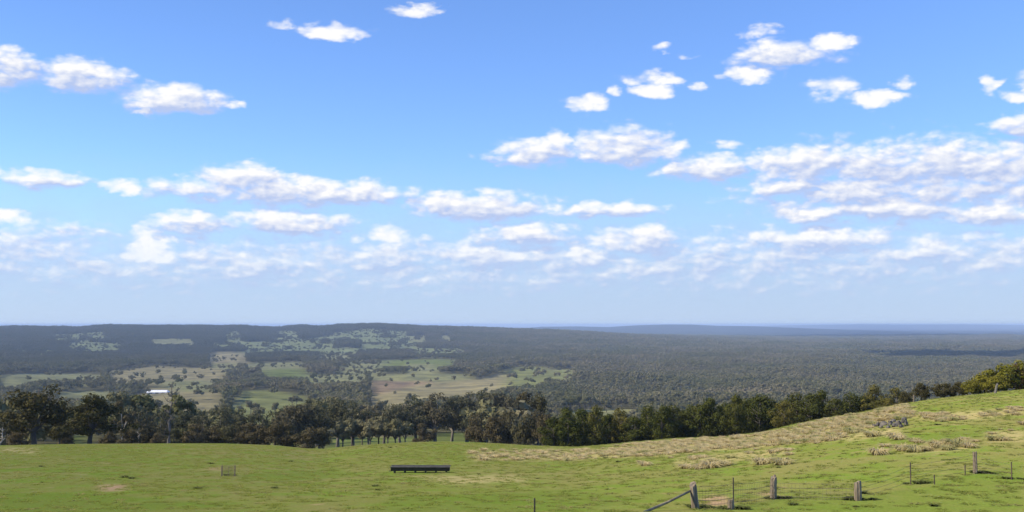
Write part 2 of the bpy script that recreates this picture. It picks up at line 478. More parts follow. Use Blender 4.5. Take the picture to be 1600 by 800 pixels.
def terrain_mat():
    m, t = new_mat('pasture_and_forest_floor')
    L = t.links.new
    g = node(t, 'ShaderNodeNewGeometry')
    cov = node(t, 'ShaderNodeAttribute', attribute_name='cover')
    pas = node(t, 'ShaderNodeAttribute', attribute_name='pasture')
    straw = node(t, 'ShaderNodeAttribute', attribute_name='straw')
    lush = node(t, 'ShaderNodeAttribute', attribute_name='lush')
    soil = node(t, 'ShaderNodeAttribute', attribute_name='soil')
    def noise(scale, det=5, rough=.55, off=(0, 0, 0)):
        mp = node(t, 'ShaderNodeMapping'); mp.inputs['Location'].default_value = off
        L(g.outputs['Position'], mp.inputs[0])
        n = node(t, 'ShaderNodeTexNoise'); n.inputs['Scale'].default_value = scale
        n.inputs['Detail'].default_value = det; n.inputs['Roughness'].default_value = rough
        L(mp.outputs[0], n.inputs['Vector'])
        return n.outputs[0]
    def rng_(v, a, b, lo=0., hi=1.):
        r_ = node(t, 'ShaderNodeMapRange', interpolation_type='SMOOTHSTEP')
        for i, q in enumerate((a, b, lo, hi)):
            r_.inputs[i + 1].default_value = q
        L(v, r_.inputs[0]); return r_.outputs[0]
    def mix(f, a, b, blend='MIX'):
        x = node(t, 'ShaderNodeMix', data_type='RGBA', blend_type=blend)
        if isinstance(f, float): x.inputs[0].default_value = f
        else: L(f, x.inputs[0])
        for i, v in ((6, a), (7, b)):
            if isinstance(v, tuple): x.inputs[i].default_value = (*v, 1)
            else: L(v, x.inputs[i])
        return x.outputs[2]
    big = noise(.045, 4); mid = noise(.22, 5, .6, (7, 3, 0)); fine = noise(1.6, 6, .65, (1, 9, 0)); grain = noise(9., 4, .7)
    c = mix(rng_(big, .38, .62), (.165,.180,.042), (.195,.186,.060))
    c = mix(rng_(mid, .42, .66), c, (.140,.195,.030))
    c = mix(M(t, 'MULTIPLY', rng_(fine, .5, .72), .6), c, (.235,.205,.085))
    c = mix(M(t, 'MULTIPLY', rng_(noise(.5, 5, .6, (40, 2, 0)), .60, .70), .65), c, (.30,.23,.11))
    c = mix(M(t, 'MULTIPLY', lush.outputs['Fac'], rng_(fine, .3, .6, .55, 1.)), c, (.118,.170,.026))
    c = mix(M(t, 'MULTIPLY', straw.outputs['Fac'], rng_(fine, .34, .6, .3, .9)), c, (.36,.295,.135))
    c = mix(M(t, 'MULTIPLY', soil.outputs['Fac'], rng_(fine, .3, .5, .5, 1.)), c, (.33,.225,.13))
    c = mix(1.0, c, mix(rng_(grain, .3, .7), (.80,.80,.77), (1.18,1.18,1.15)), 'MULTIPLY')
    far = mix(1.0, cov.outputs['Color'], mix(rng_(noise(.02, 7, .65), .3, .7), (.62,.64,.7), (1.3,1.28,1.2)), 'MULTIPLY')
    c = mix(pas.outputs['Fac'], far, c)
    d = node(t, 'ShaderNodeBsdfDiffuse'); L(c, d.inputs[0]); d.inputs['Roughness'].default_value = .8
    hb = M(t, 'ADD', M(t, 'MULTIPLY', fine, .35), M(t, 'MULTIPLY', grain, .10))
    bp = node(t, 'ShaderNodeBump'); bp.inputs['Strength'].default_value = .35; bp.inputs['Distance'].default_value = .14
    L(M(t, 'MULTIPLY', hb, pas.outputs['Fac']), bp.inputs['Height']); L(bp.outputs[0], d.inputs['Normal'])
    o = node(t, 'ShaderNodeOutputMaterial'); L(d.outputs[0], o.inputs[0])
    return m

# ------------------------------------------------------------------ object helpers
def tag(o, label=None, cat=None, group=None, kind=None):
    if label: o['label'] = label
    if cat: o['category'] = cat
    if group: o['group'] = group
    if kind: o['kind'] = kind
    return o

def link(name, me, mats=(), parent=None, loc=(0, 0, 0)):
    if isinstance(me, bmesh.types.BMesh):
        b = me; me = bpy.data.meshes.new(name); b.to_mesh(me); b.free()
    for m in mats:
        if m.name not in me.materials: me.materials.append(m)
    o = bpy.data.objects.new(name, me)
    o.location = loc
    COL.objects.link(o)
    if parent: o.parent = parent
    return o

def empty(name, loc, rz=0.0):
    o = bpy.data.objects.new(name, None)
    o.location = loc; o.rotation_euler = (0, 0, rz); o.empty_display_size = .5
    COL.objects.link(o)
    return o

def tube(bm, pts, rads, n=7, cap=True, mi=0, jit=0.0):
    rings = []
    for i, p in enumerate(pts):
        p = Vector(p)
        a = Vector(pts[max(i - 1, 0)]); b = Vector(pts[min(i + 1, len(pts) - 1)])
        q = (b - a).normalized().to_track_quat('Z', 'Y')
        ring = []
        for k in range(n):
            an = 6.2832 * k / n
            rr = rads[i] * (1 + random.uniform(-jit, jit))
            ring.append(bm.verts.new(p + q @ Vector((math.cos(an) * rr, math.sin(an) * rr, 0))))
        rings.append(ring)
    for i in range(len(rings) - 1):
        for k in range(n):
            f = bm.faces.new((rings[i][k], rings[i][(k+1) % n], rings[i+1][(k+1) % n], rings[i+1][k]))
            f.material_index = mi; f.smooth = True
    if cap:
        for ring in (rings[0], rings[-1]):
            try:
                f = bm.faces.new(ring); f.material_index = mi
            except ValueError:
                pass

def box(bm, c, s, rot=None, mi=0):
    m = Matrix.Translation(Vector(c))
    if rot: m = m @ Euler(rot).to_matrix().to_4x4()
    g = bmesh.ops.create_cube(bm, size=1.0, matrix=m @ Matrix.Diagonal((*s, 1)))
    for v in g['verts']:
        for f in v.link_faces: f.material_index = mi
    return g

def leaves(blobs, n, size, seed, outward=0.75, shell=0.45, flat=1.0):
    """n leaf sprays spread through ellipsoid clumps: returns verts, faces as arrays (one quad each)"""
    r = np.random.default_rng(seed)
    blobs = np.array(blobs, float)
    vol = (blobs[:, 3] * blobs[:, 4] * blobs[:, 5]) ** (2 / 3)
    idx = r.choice(len(blobs), n, p=vol / vol.sum())
    d = r.normal(size=(n, 3)); d /= np.linalg.norm(d, axis=1)[:, None]
    rad = shell + (1 - shell) * r.random(n) ** .5
    b = blobs[idx]
    p = b[:, :3] + d * b[:, 3:6] * (rad + r.normal(0, .07, n))[:, None]
    nv = d * outward + r.normal(0, 1, (n, 3)) * (1 - outward) + np.array([0, 0, .15])
    nv /= np.linalg.norm(nv, axis=1)[:, None]
    t = r.normal(size=(n, 3)); t -= nv * (t * nv).sum(1)[:, None]; t /= np.linalg.norm(t, axis=1)[:, None]
    u = np.cross(nv, t)
    s = size * r.uniform(.55, 1.35, n)
    s2 = s * r.uniform(.45, 1.0, n) * flat
    k = r.uniform(.4, .9, (n, 1))
    v = np.stack([p - t * s[:, None], p - u * s2[:, None] * k, p + t * s[:, None], p + u * s2[:, None]], 1)
    return v.reshape(-1, 3), np.arange(n * 4).reshape(n, 4)

def np_mesh(name, v, f):
    me = bpy.data.meshes.new(name)
    me.vertices.add(len(v)); me.vertices.foreach_set('co', np.ascontiguousarray(v, np.float32).ravel())
    n, k = f.shape
    me.loops.add(n * k); me.loops.foreach_set('vertex_index', np.ascontiguousarray(f, np.int32).ravel())
    me.polygons.add(n); me.polygons.foreach_set('loop_start', np.arange(0, n * k, k, dtype=np.int32))
    me.update(calc_edges=True)
    return me

def merge(meshes):
    vs, fs, o = [], [], 0
    for v, f in meshes:
        vs.append(v); fs.append(f + o); o += len(v)
    return np.concatenate(vs), np.concatenate(fs)

# ------------------------------------------------------------------ terrain sheet
def poly_mask(px, py, polys):
    m = np.zeros(np.shape(px), bool)
    for p in polys: m |= inside(p, px, py)
    return m

STRAW = [[(730,704),(800,703),(900,702),(985,700),(990,712),(900,720),(740,720)],
         [(960,696),(1060,686),(1140,683),(1200,676),(1290,656),(1400,634),(1424,634),(1430,650),(1340,676),(1300,690),(1240,694),(1130,704),(1040,712),(960,716)],
         [(1420,650),(1600,636),(1600,648),(1470,660)], [(1060,716),(1230,700),(1240,708),(1120,724),(1050,728)],
         [(1300,684),(1400,668),(1410,676),(1330,690)], [(1400,706),(1520,696),(1524,702),(1420,709)],
         [(0,698),(60,700),(62,710),(20,708),(0,706)], [(640,744),(800,742),(830,752),(700,757)], [(1540,675),(1600,672),(1600,690),(1545,690)]]
LUSH = [[(1200,778),(1330,774),(1440,762),(1500,744),(1600,724),(1600,752),(1480,775),(1340,790),(1220,792)],
        [(380,740),(520,733),(560,742),(470,752),(370,750)], [(0,770),(160,772),(380,790),(200,800),(0,800)],
        [(620,775),(900,765),(1000,780),(900,800),(560,800)], [(1380,684),(1560,668),(1570,680),(1400,694)],
        [(1330,790),(1600,750),(1600,800),(1250,800)], [(1100,790),(1260,780),(1330,800),(1090,800)]]
SOIL = [[(1098,778),(1115,773),(1138,776),(1140,788),(1120,792),(1100,788)], [(152,758),(176,756),(200,759),(190,767),(160,768)],
        [(1185,772),(1204,766),(1206,776)], [(320,731),(345,730),(350,734),(322,735)]]

def build_terrain():
    az_f = np.linspace(R(-31), R(31), 1000)
    az_c1 = np.linspace(R(31), R(329), 110)[1:-1]
    az = np.concatenate([az_f, az_c1])
    rr = np.concatenate([[0.6], np.geomspace(2.0, 30, 40)[:-1], np.geomspace(30, 210, 260)[:-1], np.geomspace(210, 70000, 430)])
    A, RRr = np.meshgrid(az, rr, indexing='xy')
    x = np.sin(A) * RRr; y = np.cos(A) * RRr
    z = ground(x, y)
    na, nr = len(az), len(rr)
    v = np.stack([x, y, z], -1).reshape(-1, 3)
    i, j = np.meshgrid(np.arange(nr - 1), np.arange(na), indexing='ij')
    j2 = (j + 1) % na
    f = np.stack([i * na + j, (i + 1) * na + j, (i + 1) * na + j2, i * na + j2], -1).reshape(-1, 4)
    f = f[:, ::-1]
    me = np_mesh('terrain', v, f)
    me.polygons.foreach_set('use_smooth', np.ones(len(f), bool))
    r = np.hypot(v[:, 0], v[:, 1]); a = np.arctan2(v[:, 0], v[:, 1])
    front = np.abs(a) < R(32)
    px = np.full(len(v), -9999.); py = px.copy()
    px[front], py[front] = project(v[front, 0], v[front, 1], v[front, 2])
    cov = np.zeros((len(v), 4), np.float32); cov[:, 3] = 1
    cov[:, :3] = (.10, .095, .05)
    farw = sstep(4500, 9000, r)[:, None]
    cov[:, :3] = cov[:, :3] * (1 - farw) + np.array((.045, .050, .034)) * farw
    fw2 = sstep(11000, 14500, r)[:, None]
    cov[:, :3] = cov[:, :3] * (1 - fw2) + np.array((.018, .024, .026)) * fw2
    up = F * 13.0 / np.maximum(r, 1)
    fi = field_of(px, py)
    for k in (.33, .66, 1.0):
        f2 = field_of(px, py - up * k)
        fi = np.where(fi >= 0, fi, f2)
    beyond = r > 176
    cov[(r > 176) & (r < 300) & (fi < 0), :3] = (.10, .115, .038)
    floor = cov[:, :3].copy(); acc = np.zeros_like(floor)
    FC = np.array([f[1] for f in FIELDS] + [(0, 0, 0)], np.float32)
    offs = [(0, 0), (0, 0), (-9, .8), (9, -.8), (-5, -1.6), (5, 1.6), (-14, 0), (14, 0)]
    for dx, dy in offs:
        f0 = field_of(px + dx, py + dy)
        for k in (.5, 1.0): f0 = np.where(f0 >= 0, f0, field_of(px + dx, py + dy - up * k))
        acc += np.where((f0 >= 0)[:, None], FC[f0], floor)
    cov[:, :3] = np.where(beyond[:, None], acc / len(offs), floor)
    near = (1 - sstep(178, 190, r)).astype(np.float32)
    nearb = r < 190
    def soft(polys):
        acc = np.zeros(len(v), np.float32)
        for dx, dy in ((0,0),(-7,0),(7,0),(0,-2.5),(0,2.5),(-4,-1.5),(4,1.5),(-12,1),(12,-1)):
            acc += poly_mask(px + dx, py + dy, polys) & nearb
        return acc / 9
    for nm, arr in (('pasture', near), ('straw', soft(STRAW)), ('lush', soft(LUSH) * .75), ('soil', soft(SOIL))):
        at_ = me.attributes.new(nm, 'FLOAT', 'POINT'); at_.data.foreach_set('value', np.ascontiguousarray(arr, np.float32))
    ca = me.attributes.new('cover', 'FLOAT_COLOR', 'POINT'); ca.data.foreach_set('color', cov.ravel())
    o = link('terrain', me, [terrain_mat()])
    tag(o, kind='structure')
    return o

build_terrain()

# air
def build_haze():
    bm = bmesh.new()
    box(bm, (0, 0, 0), (160000, 160000, 162))
    m, t = new_mat('haze_air')
    v = node(t, 'ShaderNodeVolumePrincipled')
    v.inputs['Color'].default_value = (.57, .74, 1.0, 1)
    v.inputs['Density'].default_value = HAZE
    v.inputs['Anisotropy'].default_value = 0.0
    o = node(t, 'ShaderNodeOutputMaterial'); t.links.new(v.outputs[0], o.inputs['Volume'])
    ob = link('haze', bm, [m], loc=(0, 0, -66.0))
    tag(ob, kind='stuff')
    ob['label'] = 'thin blue haze lying over the far forest'
HAZE = 5.8e-5
build_haze()

# ------------------------------------------------------------------ trees
bark_grey = simple('bark_grey', (.09,.08,.065), (.18,.16,.13), 5, .9, .4, (1, 1, .25))
bark_pale = simple('bark_pale', (.20,.18,.15), (.36,.33,.28), 4, .85, .3, (1, 1, .3))
bark_dark = simple('bark_dark', (.045,.038,.03), (.10,.085,.065), 5, .9, .4, (1, 1, .25))
bark_dead = simple('bark_dead', (.06,.052,.045), (.14,.125,.105), 4, .9, .4, (1, 1, .3))
L_DARK = leaf_mat('leaf_dark_gum', (.052,.051,.020), (.092,.078,.034), (.10,.07,.034))
L_GREY = leaf_mat('leaf_grey_gum', (.070,.076,.040), (.108,.104,.062), (.125,.10,.06))
L_BROWN = leaf_mat('leaf_brown_scrub', (.080,.070,.036), (.125,.102,.056), (.08,.086,.04))
L_BELT = leaf_mat('leaf_shelter_belt', (.050,.062,.014), (.090,.092,.026), (.135,.115,.03))
L_BRIGHT = leaf_mat('leaf_bright_shrub', (.115,.125,.017), (.20,.17,.03))
L_RED = leaf_mat('leaf_rust_shrub', (.105,.058,.024), (.14,.082,.032))
L_FOREST = forest_mat('leaf_forest')

def gum_proto(seed, kind):
    """a unit tree, 1 m tall and about 1 m across before scaling: trunk mesh and crown arrays"""
    r = random.Random(seed)
    bm = bmesh.new()
    blobs = []
    if kind in ('gum', 'sparse', 'forest', 'scrub'):
        fork = {'gum': .26, 'sparse': .42, 'forest': .40, 'scrub': .08}[kind]
        tw = {'gum': .030, 'sparse': .018, 'forest': .020, 'scrub': .018}[kind]
        lean = (r.uniform(-.04, .04), r.uniform(-.04, .04))
        tube(bm, [(0,0,-.12), (0,0,0), (lean[0]*.5, lean[1]*.5, fork*.5), (*lean, fork)], [tw*1.5, tw*1.35, tw, tw*.9], 8, jit=.08)
        nb = {'gum': 9, 'sparse': 6, 'forest': 7, 'scrub': 7}[kind]
        for i in range(nb):
            an = 6.283 * (i + r.uniform(-.3, .3)) / nb
            up = r.uniform({'gum': .12}.get(kind, .35), .98) if i else .98
            reach = (.10 if i == 0 else r.uniform(.20, .40)) * (1.15 - .45 * up)
            zt = fork + (1 - fork) * up * .88
            e = Vector((lean[0] + math.cos(an) * reach, lean[1] + math.sin(an) * reach, zt))
            mid = Vector((lean[0] + math.cos(an) * reach * .45, lean[1] + math.sin(an) * reach * .45, fork + (zt - fork) * .5))
            tube(bm, [(*lean, fork * .97), mid, e], [tw * .62, tw * .40, tw * .14], 6, jit=.1)
            m_ = {'gum': 6, 'sparse': 3, 'forest': 4, 'scrub': 5}[kind]
            for q in range(m_):
                s = r.uniform(.075, .15) * {'gum': 1.0, 'sparse': .75, 'forest': .95, 'scrub': 1.15}[kind]
                c = e.lerp(mid, r.uniform(-.1, .9)) + Vector((r.gauss(0, .075), r.gauss(0, .075), r.gauss(0, .045)))
                c.z = min(c.z, .97 - s * .5)
                c.z = max(c.z, s * .6)
                blobs.append((*c, s, s, s * r.uniform(.55, .8)))
    elif kind == 'belt':
        tube(bm, [(0,0,-.1), (0,0,.1), (0.01,0,.5), (0,0,.9)], [.045, .035, .022, .006], 7, jit=.08)
        for i in range(40):
            h = r.random()
            wid = .42 * max(.05, 1 - abs(h - .42) ** 3 * 4.2)
            an = r.uniform(0, 6.283); rr = wid * r.uniform(.25, 1)
            s = r.uniform(.09, .18)
            blobs.append((math.cos(an) * rr, math.sin(an) * rr, .08 + h * .82, s, s, s * r.uniform(.55, .8)))
        for i in range(8):
            an = r.uniform(0, 6.283); h = r.uniform(.2, .7)
            tube(bm, [(0, 0, h), (math.cos(an) * .25, math.sin(an) * .25, h + .12)], [.014, .004], 5)
    elif kind == 'round':
        tube(bm, [(0,0,-.1), (0,0,.1), (0.01,0,.4), (0,0,.75)], [.05, .04, .03, .008], 7, jit=.08)
        for i in range(52):
            d = Vector((r.gauss(0, 1), r.gauss(0, 1), r.gauss(0, 1))).normalized() * r.uniform(.4, 1)
            s = r.uniform(.08, .16)
            blobs.append((d.x * .42, d.y * .42, .52 + d.z * .38, s, s, s * .85))
    return bm, blobs

def tree_meshes(seed, kind, nleaf, size, bark, leaf):
    bm, blobs = gum_proto(seed, kind)
    tm = bpy.data.meshes.new('trunk'); bm.to_mesh(tm); bm.free(); tm.materials.append(bark)
    v, f = leaves(blobs, nleaf, size, seed + 5)
    cm = np_mesh('crown', v, f); cm.materials.append(leaf)
    return tm, cm

PROTO = {
 'dark': [tree_meshes(s, 'gum', 5200, .020, bark_dark, L_DARK) for s in (3, 17, 29)],
 'grey': [tree_meshes(s, 'gum', 5200, .019, bark_grey, L_GREY) for s in (5, 21, 33)],
 'sparse': [tree_meshes(s, 'sparse', 1500, .022, bark_pale, L_GREY) for s in (8, 14)],
 'scrub': [tree_meshes(s, 'scrub', 4600, .022, bark_grey, L_BROWN) for s in (6, 12, 40)],
 'belt': [tree_meshes(s, 'belt', 4600, .022, bark_dark, L_BELT) for s in (2, 9, 23, 31)],
 'round': [tree_meshes(s, 'round', 3600, .028, bark_dark, L_DARK) for s in (4, 10)],
 'bright': [tree_meshes(s, 'round', 4200, .026, bark_dark, L_BRIGHT) for s in (41, 45)],
 'rust': [tree_meshes(51, 'round', 3000, .026, bark_dark, L_RED)],
 'wood': [tree_meshes(s, 'forest', 3000, .026, bark_dark, L_FOREST) for s in (60, 61, 62, 63)],
}
NAMES = {'dark': 'gum_tree', 'grey': 'gum_tree', 'sparse': 'gum_tree', 'scrub': 'scrub_tree', 'belt': 'shelter_belt_tree',
         'round': 'round_tree', 'bright': 'shrub', 'rust': 'shrub', 'wood': 'gum_tree'}
tree_no = {}

def plant(px, dist, top_py, width_px, kind, label, group=None, cat='tree', var=None, sink=0.0):
    p = at(px, dist)
    _, st = ray(px, top_py)
    h = max(1.2, float(st) * dist - p.z)
    w = width_px / F * dist
    k = tree_no.get(kind, 0); tree_no[kind] = k + 1
    tm, cm = PROTO[kind][(k if var is None else var) % len(PROTO[kind])]
    if kind == 'wood': sink = .11 * h
    if kind in ('bright', 'rust'): sink = .13 * h
    e = empty(NAMES[kind], p - Vector((0, 0, sink)), random.uniform(0, 6.283))
    e.scale = (w, w, h)
    tag(e, label, cat, group)
    for nm, me in (('trunk', tm), ('crown', cm)):
        o = bpy.data.objects.new(nm, me); COL.objects.link(o); o.parent = e
    return e, p, h, w

placed = []        # x, y, radius of individual trees (keeps the wood behind from growing through them)
tops = np.full(1700, 900.0)

def put(px, dist, top_py, width_px, kind, label, group=None, cat='tree', var=None):
    e, p, h, w = plant(px, dist, top_py, width_px, kind, label, group, cat, var)
    placed.append((p.x, p.y, w * .4))
    a, b = int(max(0, px - width_px * .4)), int(min(1699, px + width_px * .4))
    if b > a: tops[a:b] = np.minimum(tops[a:b], top_py + 6)
    return e

# left-hand group, one by one
put(55, 196, 597, 118, 'dark', 'large dark brownish gum tree at the left, tallest on the paddock edge', None)
put(140, 190, 609, 112, 'dark', 'broad dark green gum tree with short forked trunk, right of the tallest gum')
put(93, 204, 630, 46, 'dark', 'small dark gum squeezed between the two large gums at the left')
put(191, 210, 622, 52, 'sparse', 'thin open gum with pale trunk, left of the bare dead tree')
put(218, 214, 640, 44, 'sparse', 'slight grey gum leaning beside the thin pale-trunked gum')
put(16, 214, 640, 60, 'grey', 'grey gum at the left edge behind the pale bare limb')
for (px, d, tp, w) in ((26,206,672,44),(104,226,660,40),(172,212,668,34),(206,206,668,46),(232,209,664,48),(250,206,672,40),(284,208,666,46),(306,207,662,54),
                       (334,208,660,60),(358,206,664,50),(384,205,660,56),(408,204,658,60),(436,203,656,58),(458,206,662,50),(486,198,662,60),(505,200,666,46)):
    put(px, d, tp, w, 'scrub', 'low brownish scrub tree in the thicket along the left paddock edge', 'brown scrub along the left paddock edge')
for (px, d, tp, w) in ((226,262,634,66),(254,250,640,60),(286,262,642,64),(316,255,640,72),(348,250,634,72),(376,262,644,60),(404,258,638,66),
                       (430,268,640,60),(455,262,630,80),(478,285,622,70),(500,262,632,70),(528,300,624,76),(552,290,630,66),(576,310,640,50)):
    put(px, d, tp, w, 'grey', 'grey-green gum rising behind the brown scrub thicket', 'grey gums behind the scrub')
for (px, d, tp, w) in ((536,262,650,40),(550,268,640,44),(566,272,648,36),(578,265,652,40),(592,270,642,42),(606,275,650,40),(620,266,646,44),(634,272,652,38)):
    put(px, d, tp, w * 1.3, 'wood', 'gum with visible trunk standing on the grass behind the feed trough', 'gums with clear trunks behind the trough')
put(663, 258, 660, 46, 'scrub', 'low bushy brown tree at the right end of the gums behind the trough')
for (px, d, tp, w) in ((600,350,642,64),(625,362,630,66),(650,370,616,76),(680,366,612,80),(706,380,618,70),(730,372,610,84),(760,366,608,80),(788,360,612,74),
                       (816,362,606,80),(840,350,610,70)):
    put(px, d, tp, w, 'dark' if int(px) % 3 == 0 else 'grey', 'gum in the dense stand across the middle gully, right of the trough', 'gums in the middle gully')
for (px, d, tp, w) in ((744,225,640,50),(770,218,646,56),(796,222,642,56),(822,214,640,56),(848,212,642,50)):
    put(px, d, tp, w, 'scrub', 'rounded brown scrub tree right of the green gully slope', 'brown scrub in the middle')
# shelter belt along the far side of the rise
belt = [(866,646),(888,642),(910,648),(930,640),(952,646),(972,642),(992,646),(1012,634),(1034,632),(1052,640),(1074,634),(1094,630),(1112,622),(1130,632),
        (1150,624),(1170,628),(1188,620),(1206,618),(1226,622),(1246,614),(1266,620),(1286,618),(1306,622),(1328,618),(1348,624),(1368,608),(1388,618),(1402,610)]
for i, (px, tp) in enumerate(belt):
    d = 196 - 8 * (px - 860) / 540 + random.uniform(-5, 5)
    put(px, d, tp + random.uniform(-11, 6), random.uniform(46, 72), 'belt', 'dark green tree in the shelter belt along the crest of the straw-coloured rise', 'shelter belt along the rise')
for i in range(26):
    px = 872 + i * 20.5 + random.uniform(-5, 5)
    tp = np.interp(px, [860, 1000, 1110, 1250, 1400], [652, 646, 634, 626, 624]) + random.uniform(-9, 6)
    d = 214 - 12 * (px - 860) / 540 + random.uniform(-4, 6)
    put(px, d, tp, random.uniform(46, 66), 'belt', 'tree in the second row of the shelter belt behind the rise', 'second row of the shelter belt')
put(1018, 232, 624, 40, 'grey', 'pale half-bare gum poking up behind the shelter belt')
put(1440, 166, 595, 30, 'round', 'dark round tree on the crest beside the slim white post')
put(1476, 166, 595, 42, 'round', 'dark round tree on the crest, middle of three left of the yellow-green shrubs')
put(1500, 165, 594, 30, 'round', 'dark round tree on the crest, nearest to the yellow-green shrubs')
put(1418, 172, 608, 26, 'round', 'small dark tree at the upper end of the shelter belt')
put(1540, 161, 570, 56, 'bright', 'yellow-green shrub on the crest at the left of the right-hand clump', cat='shrub')
put(1572, 160, 556, 64, 'bright', 'tall yellow-green shrub on the crest behind the pale stump', cat='shrub')
put(1608, 162, 552, 64, 'bright', 'yellow-green shrub cut by the right edge of the photo', cat='shrub')
put(1522, 158, 588, 36, 'bright', 'low yellow-green bush at the left foot of the right-hand clump', cat='shrub')
put(1558, 157, 580, 44, 'bright', 'low yellow-green bush in front of the tall yellow-green shrubs', cat='shrub')
put(1594, 160, 560, 36, 'rust', 'rusty brown-red shrub among the yellow-green shrubs', cat='shrub')

# bare trees
def bare_tree(px, dist, top_py, lean, label, seed, mat, name='dead_tree', thick=.24):
    r = random.Random(seed)
    p = at(px, dist)
    _, st = ray(px, top_py); h = float(st) * dist - p.z
    e = empty(name, p)
    tag(e, label, 'dead tree')
    bm = bmesh.new()
    n = 7
    pts = [(lean * h * (i / n) ** 1.3 + r.uniform(-.22, .22), r.uniform(-.1, .1), -.3 + (h + .3) * i / n) for i in range(n + 1)]
    tube(bm, pts, [thick * (1.15 - .95 * i / n) for i in range(n + 1)], 8, jit=.08)
    link('trunk', bm, [mat], e)
    for q in range(13):
        bm = bmesh.new()
        i = r.randint(3, n - 1)
        b = Vector(pts[i]); an = r.choice([0, math.pi]) + r.uniform(-.7, .7)
        ln = h * r.uniform(.05, .17)
        m1 = b + Vector((math.cos(an) * ln * .5, math.sin(an) * ln * .5, ln * r.uniform(.1, .6)))
        m2 = m1 + Vector((math.cos(an) * ln * .4, math.sin(an) * ln * .4, ln * r.uniform(.3, .7)))
        tube(bm, [b, m1, m2], [thick * .35, thick * .24, .02], 6)
        if r.random() < .7:
            tube(bm, [m1, m1 + Vector((r.uniform(-.5, .5), r.uniform(-.4, .4), ln * .5))], [thick * .2, .015], 5)
        link('branch', bm, [mat], e)
    return e
bare_tree(265, 190, 603, 0.02, 'tall bare dead tree with stubby branches against the tan field', 3, bark_dead)
bare_tree(2, 188, 668, 0.14, 'pale bare leaning limb at the left edge of the photo', 8, bark_pale, thick=.16)

# ------------------------------------------------------------------ the wood of the valley
def clumpy(x, y):
    return waves(x, y, 160, 2) * .6 + waves(x, y, 60, 9) * .4

def sample_wood(r1, r2, area, hmin, hmax):
    th = R(28.5)
    n = int(th * (r2 * r2 - r1 * r1) / area)
    r = np.sqrt(rng.uniform(r1 * r1, r2 * r2, n)); a = rng.uniform(-th, th, n)
    x, y = np.sin(a) * r, np.cos(a) * r
    z = ground(x, y)
    h = rng.uniform(hmin, hmax, n)
    h = h * (1.0 + .28 * waves(x, y, 330, 11) + .22 * waves(x, y, 90, 13))
    keep = clumpy(x, y) + rng.normal(0, .25, n) > -.62
    u = rng.random(n)
    dens = np.ones(n)
    side = F * h * .42 / r
    for k, sx_ in ((0, 0), (.35, -1), (.35, 1), (.7, -1), (.7, 1), (1.05, 0)):
        px, py = project(x, y, z + h * k)
        fi = field_of(px + side * sx_ * .8, py)
        for q in range(len(FIELDS)):
            dens = np.where(fi == q, np.minimum(dens, FIELDS[q][2] * .4), dens)
    keep &= u < dens
    return x[keep], y[keep], z[keep], h[keep], r[keep], a[keep]

x, y, z, h, r, a = sample_wood(262, 4200, 78, 9, 16)
# none through the individually planted trees, none on the near hill's own crest at the right
k = np.ones(len(x), bool)
for (tx, ty, tr) in placed:
    k &= np.hypot(x - tx, y - ty) > tr + 2.5
k &= ~((a > .02) & (r < 250)) & ~((a > -.19) & (r < 330))
x, y, z, h, r, a = (q[k] for q in (x, y, z, h, r, a))
order = np.argsort(r)
x, y, z, h, r, a = (q[order] for q in (x, y, z, h, r, a))
N_SINGLE = 300 - sum(v for v in tree_no.values())
single = np.zeros(len(x), bool); hidden = np.zeros(len(x), bool)
ridge_px = np.array([0, 350, 480, 700, 830, 960, 1190, 1290, 1400, 1600]); ridge_py = np.array([695, 694, 700, 690, 697, 694, 676, 654, 633, 609])
cnt = 0
wid = h * rng.uniform(.7, 1.15, len(x))
wrot = rng.uniform(0, 6.283, len(x)); widx = rng.integers(0, 4, len(x))
for i in range(len(x)):
    px, py = project(x[i], y[i], z[i] + h[i])
    if px < 2 or px > 1598: continue
    hw = F * wid[i] * .4 / r[i]
    c0, c1 = int(max(0, px - hw)), int(min(1699, px + hw)) + 1
    sky = min(np.mean(tops[c0:c1]), np.interp(px, ridge_px, ridge_py))
    if py < sky - 3:
        if cnt < N_SINGLE:
            single[i] = True; cnt += 1
        tops[c0:c1] = np.minimum(tops[c0:c1], py + 4)
WG = [(-9, 330, 'grey gum in the wood beyond the scrub thicket on the left', 'gums beyond the left thicket'),
      (330, 620, 'grey gum in the gully wood between the green field and the grey gums', 'gums of the gully wood'),
      (620, 880, 'grey gum in the wood behind the dark stand of the middle gully', 'gums behind the dark stand'),
      (880, 1200, 'grey gum in the valley wood behind the left half of the shelter belt', 'gums behind the left of the belt'),
      (1200, 1700, 'grey gum in the valley wood behind the right half of the shelter belt', 'gums behind the right of the belt')]
for i in np.nonzero(single)[0]:
    px, py = project(x[i], y[i], z[i])
    for (a0, a1, lab, grp) in WG:
        if a0 <= px < a1:
            tm, cm = PROTO['wood'][int(widx[i])]
            e = empty('gum_tree', (x[i], y[i], z[i]), float(wrot[i])); e.scale = (wid[i], wid[i], h[i])
            tag(e, lab, 'tree', grp)
            for nm, me in (('trunk', tm), ('crown', cm)):
                o = bpy.data.objects.new(nm, me); COL.objects.link(o); o.parent = e
            break

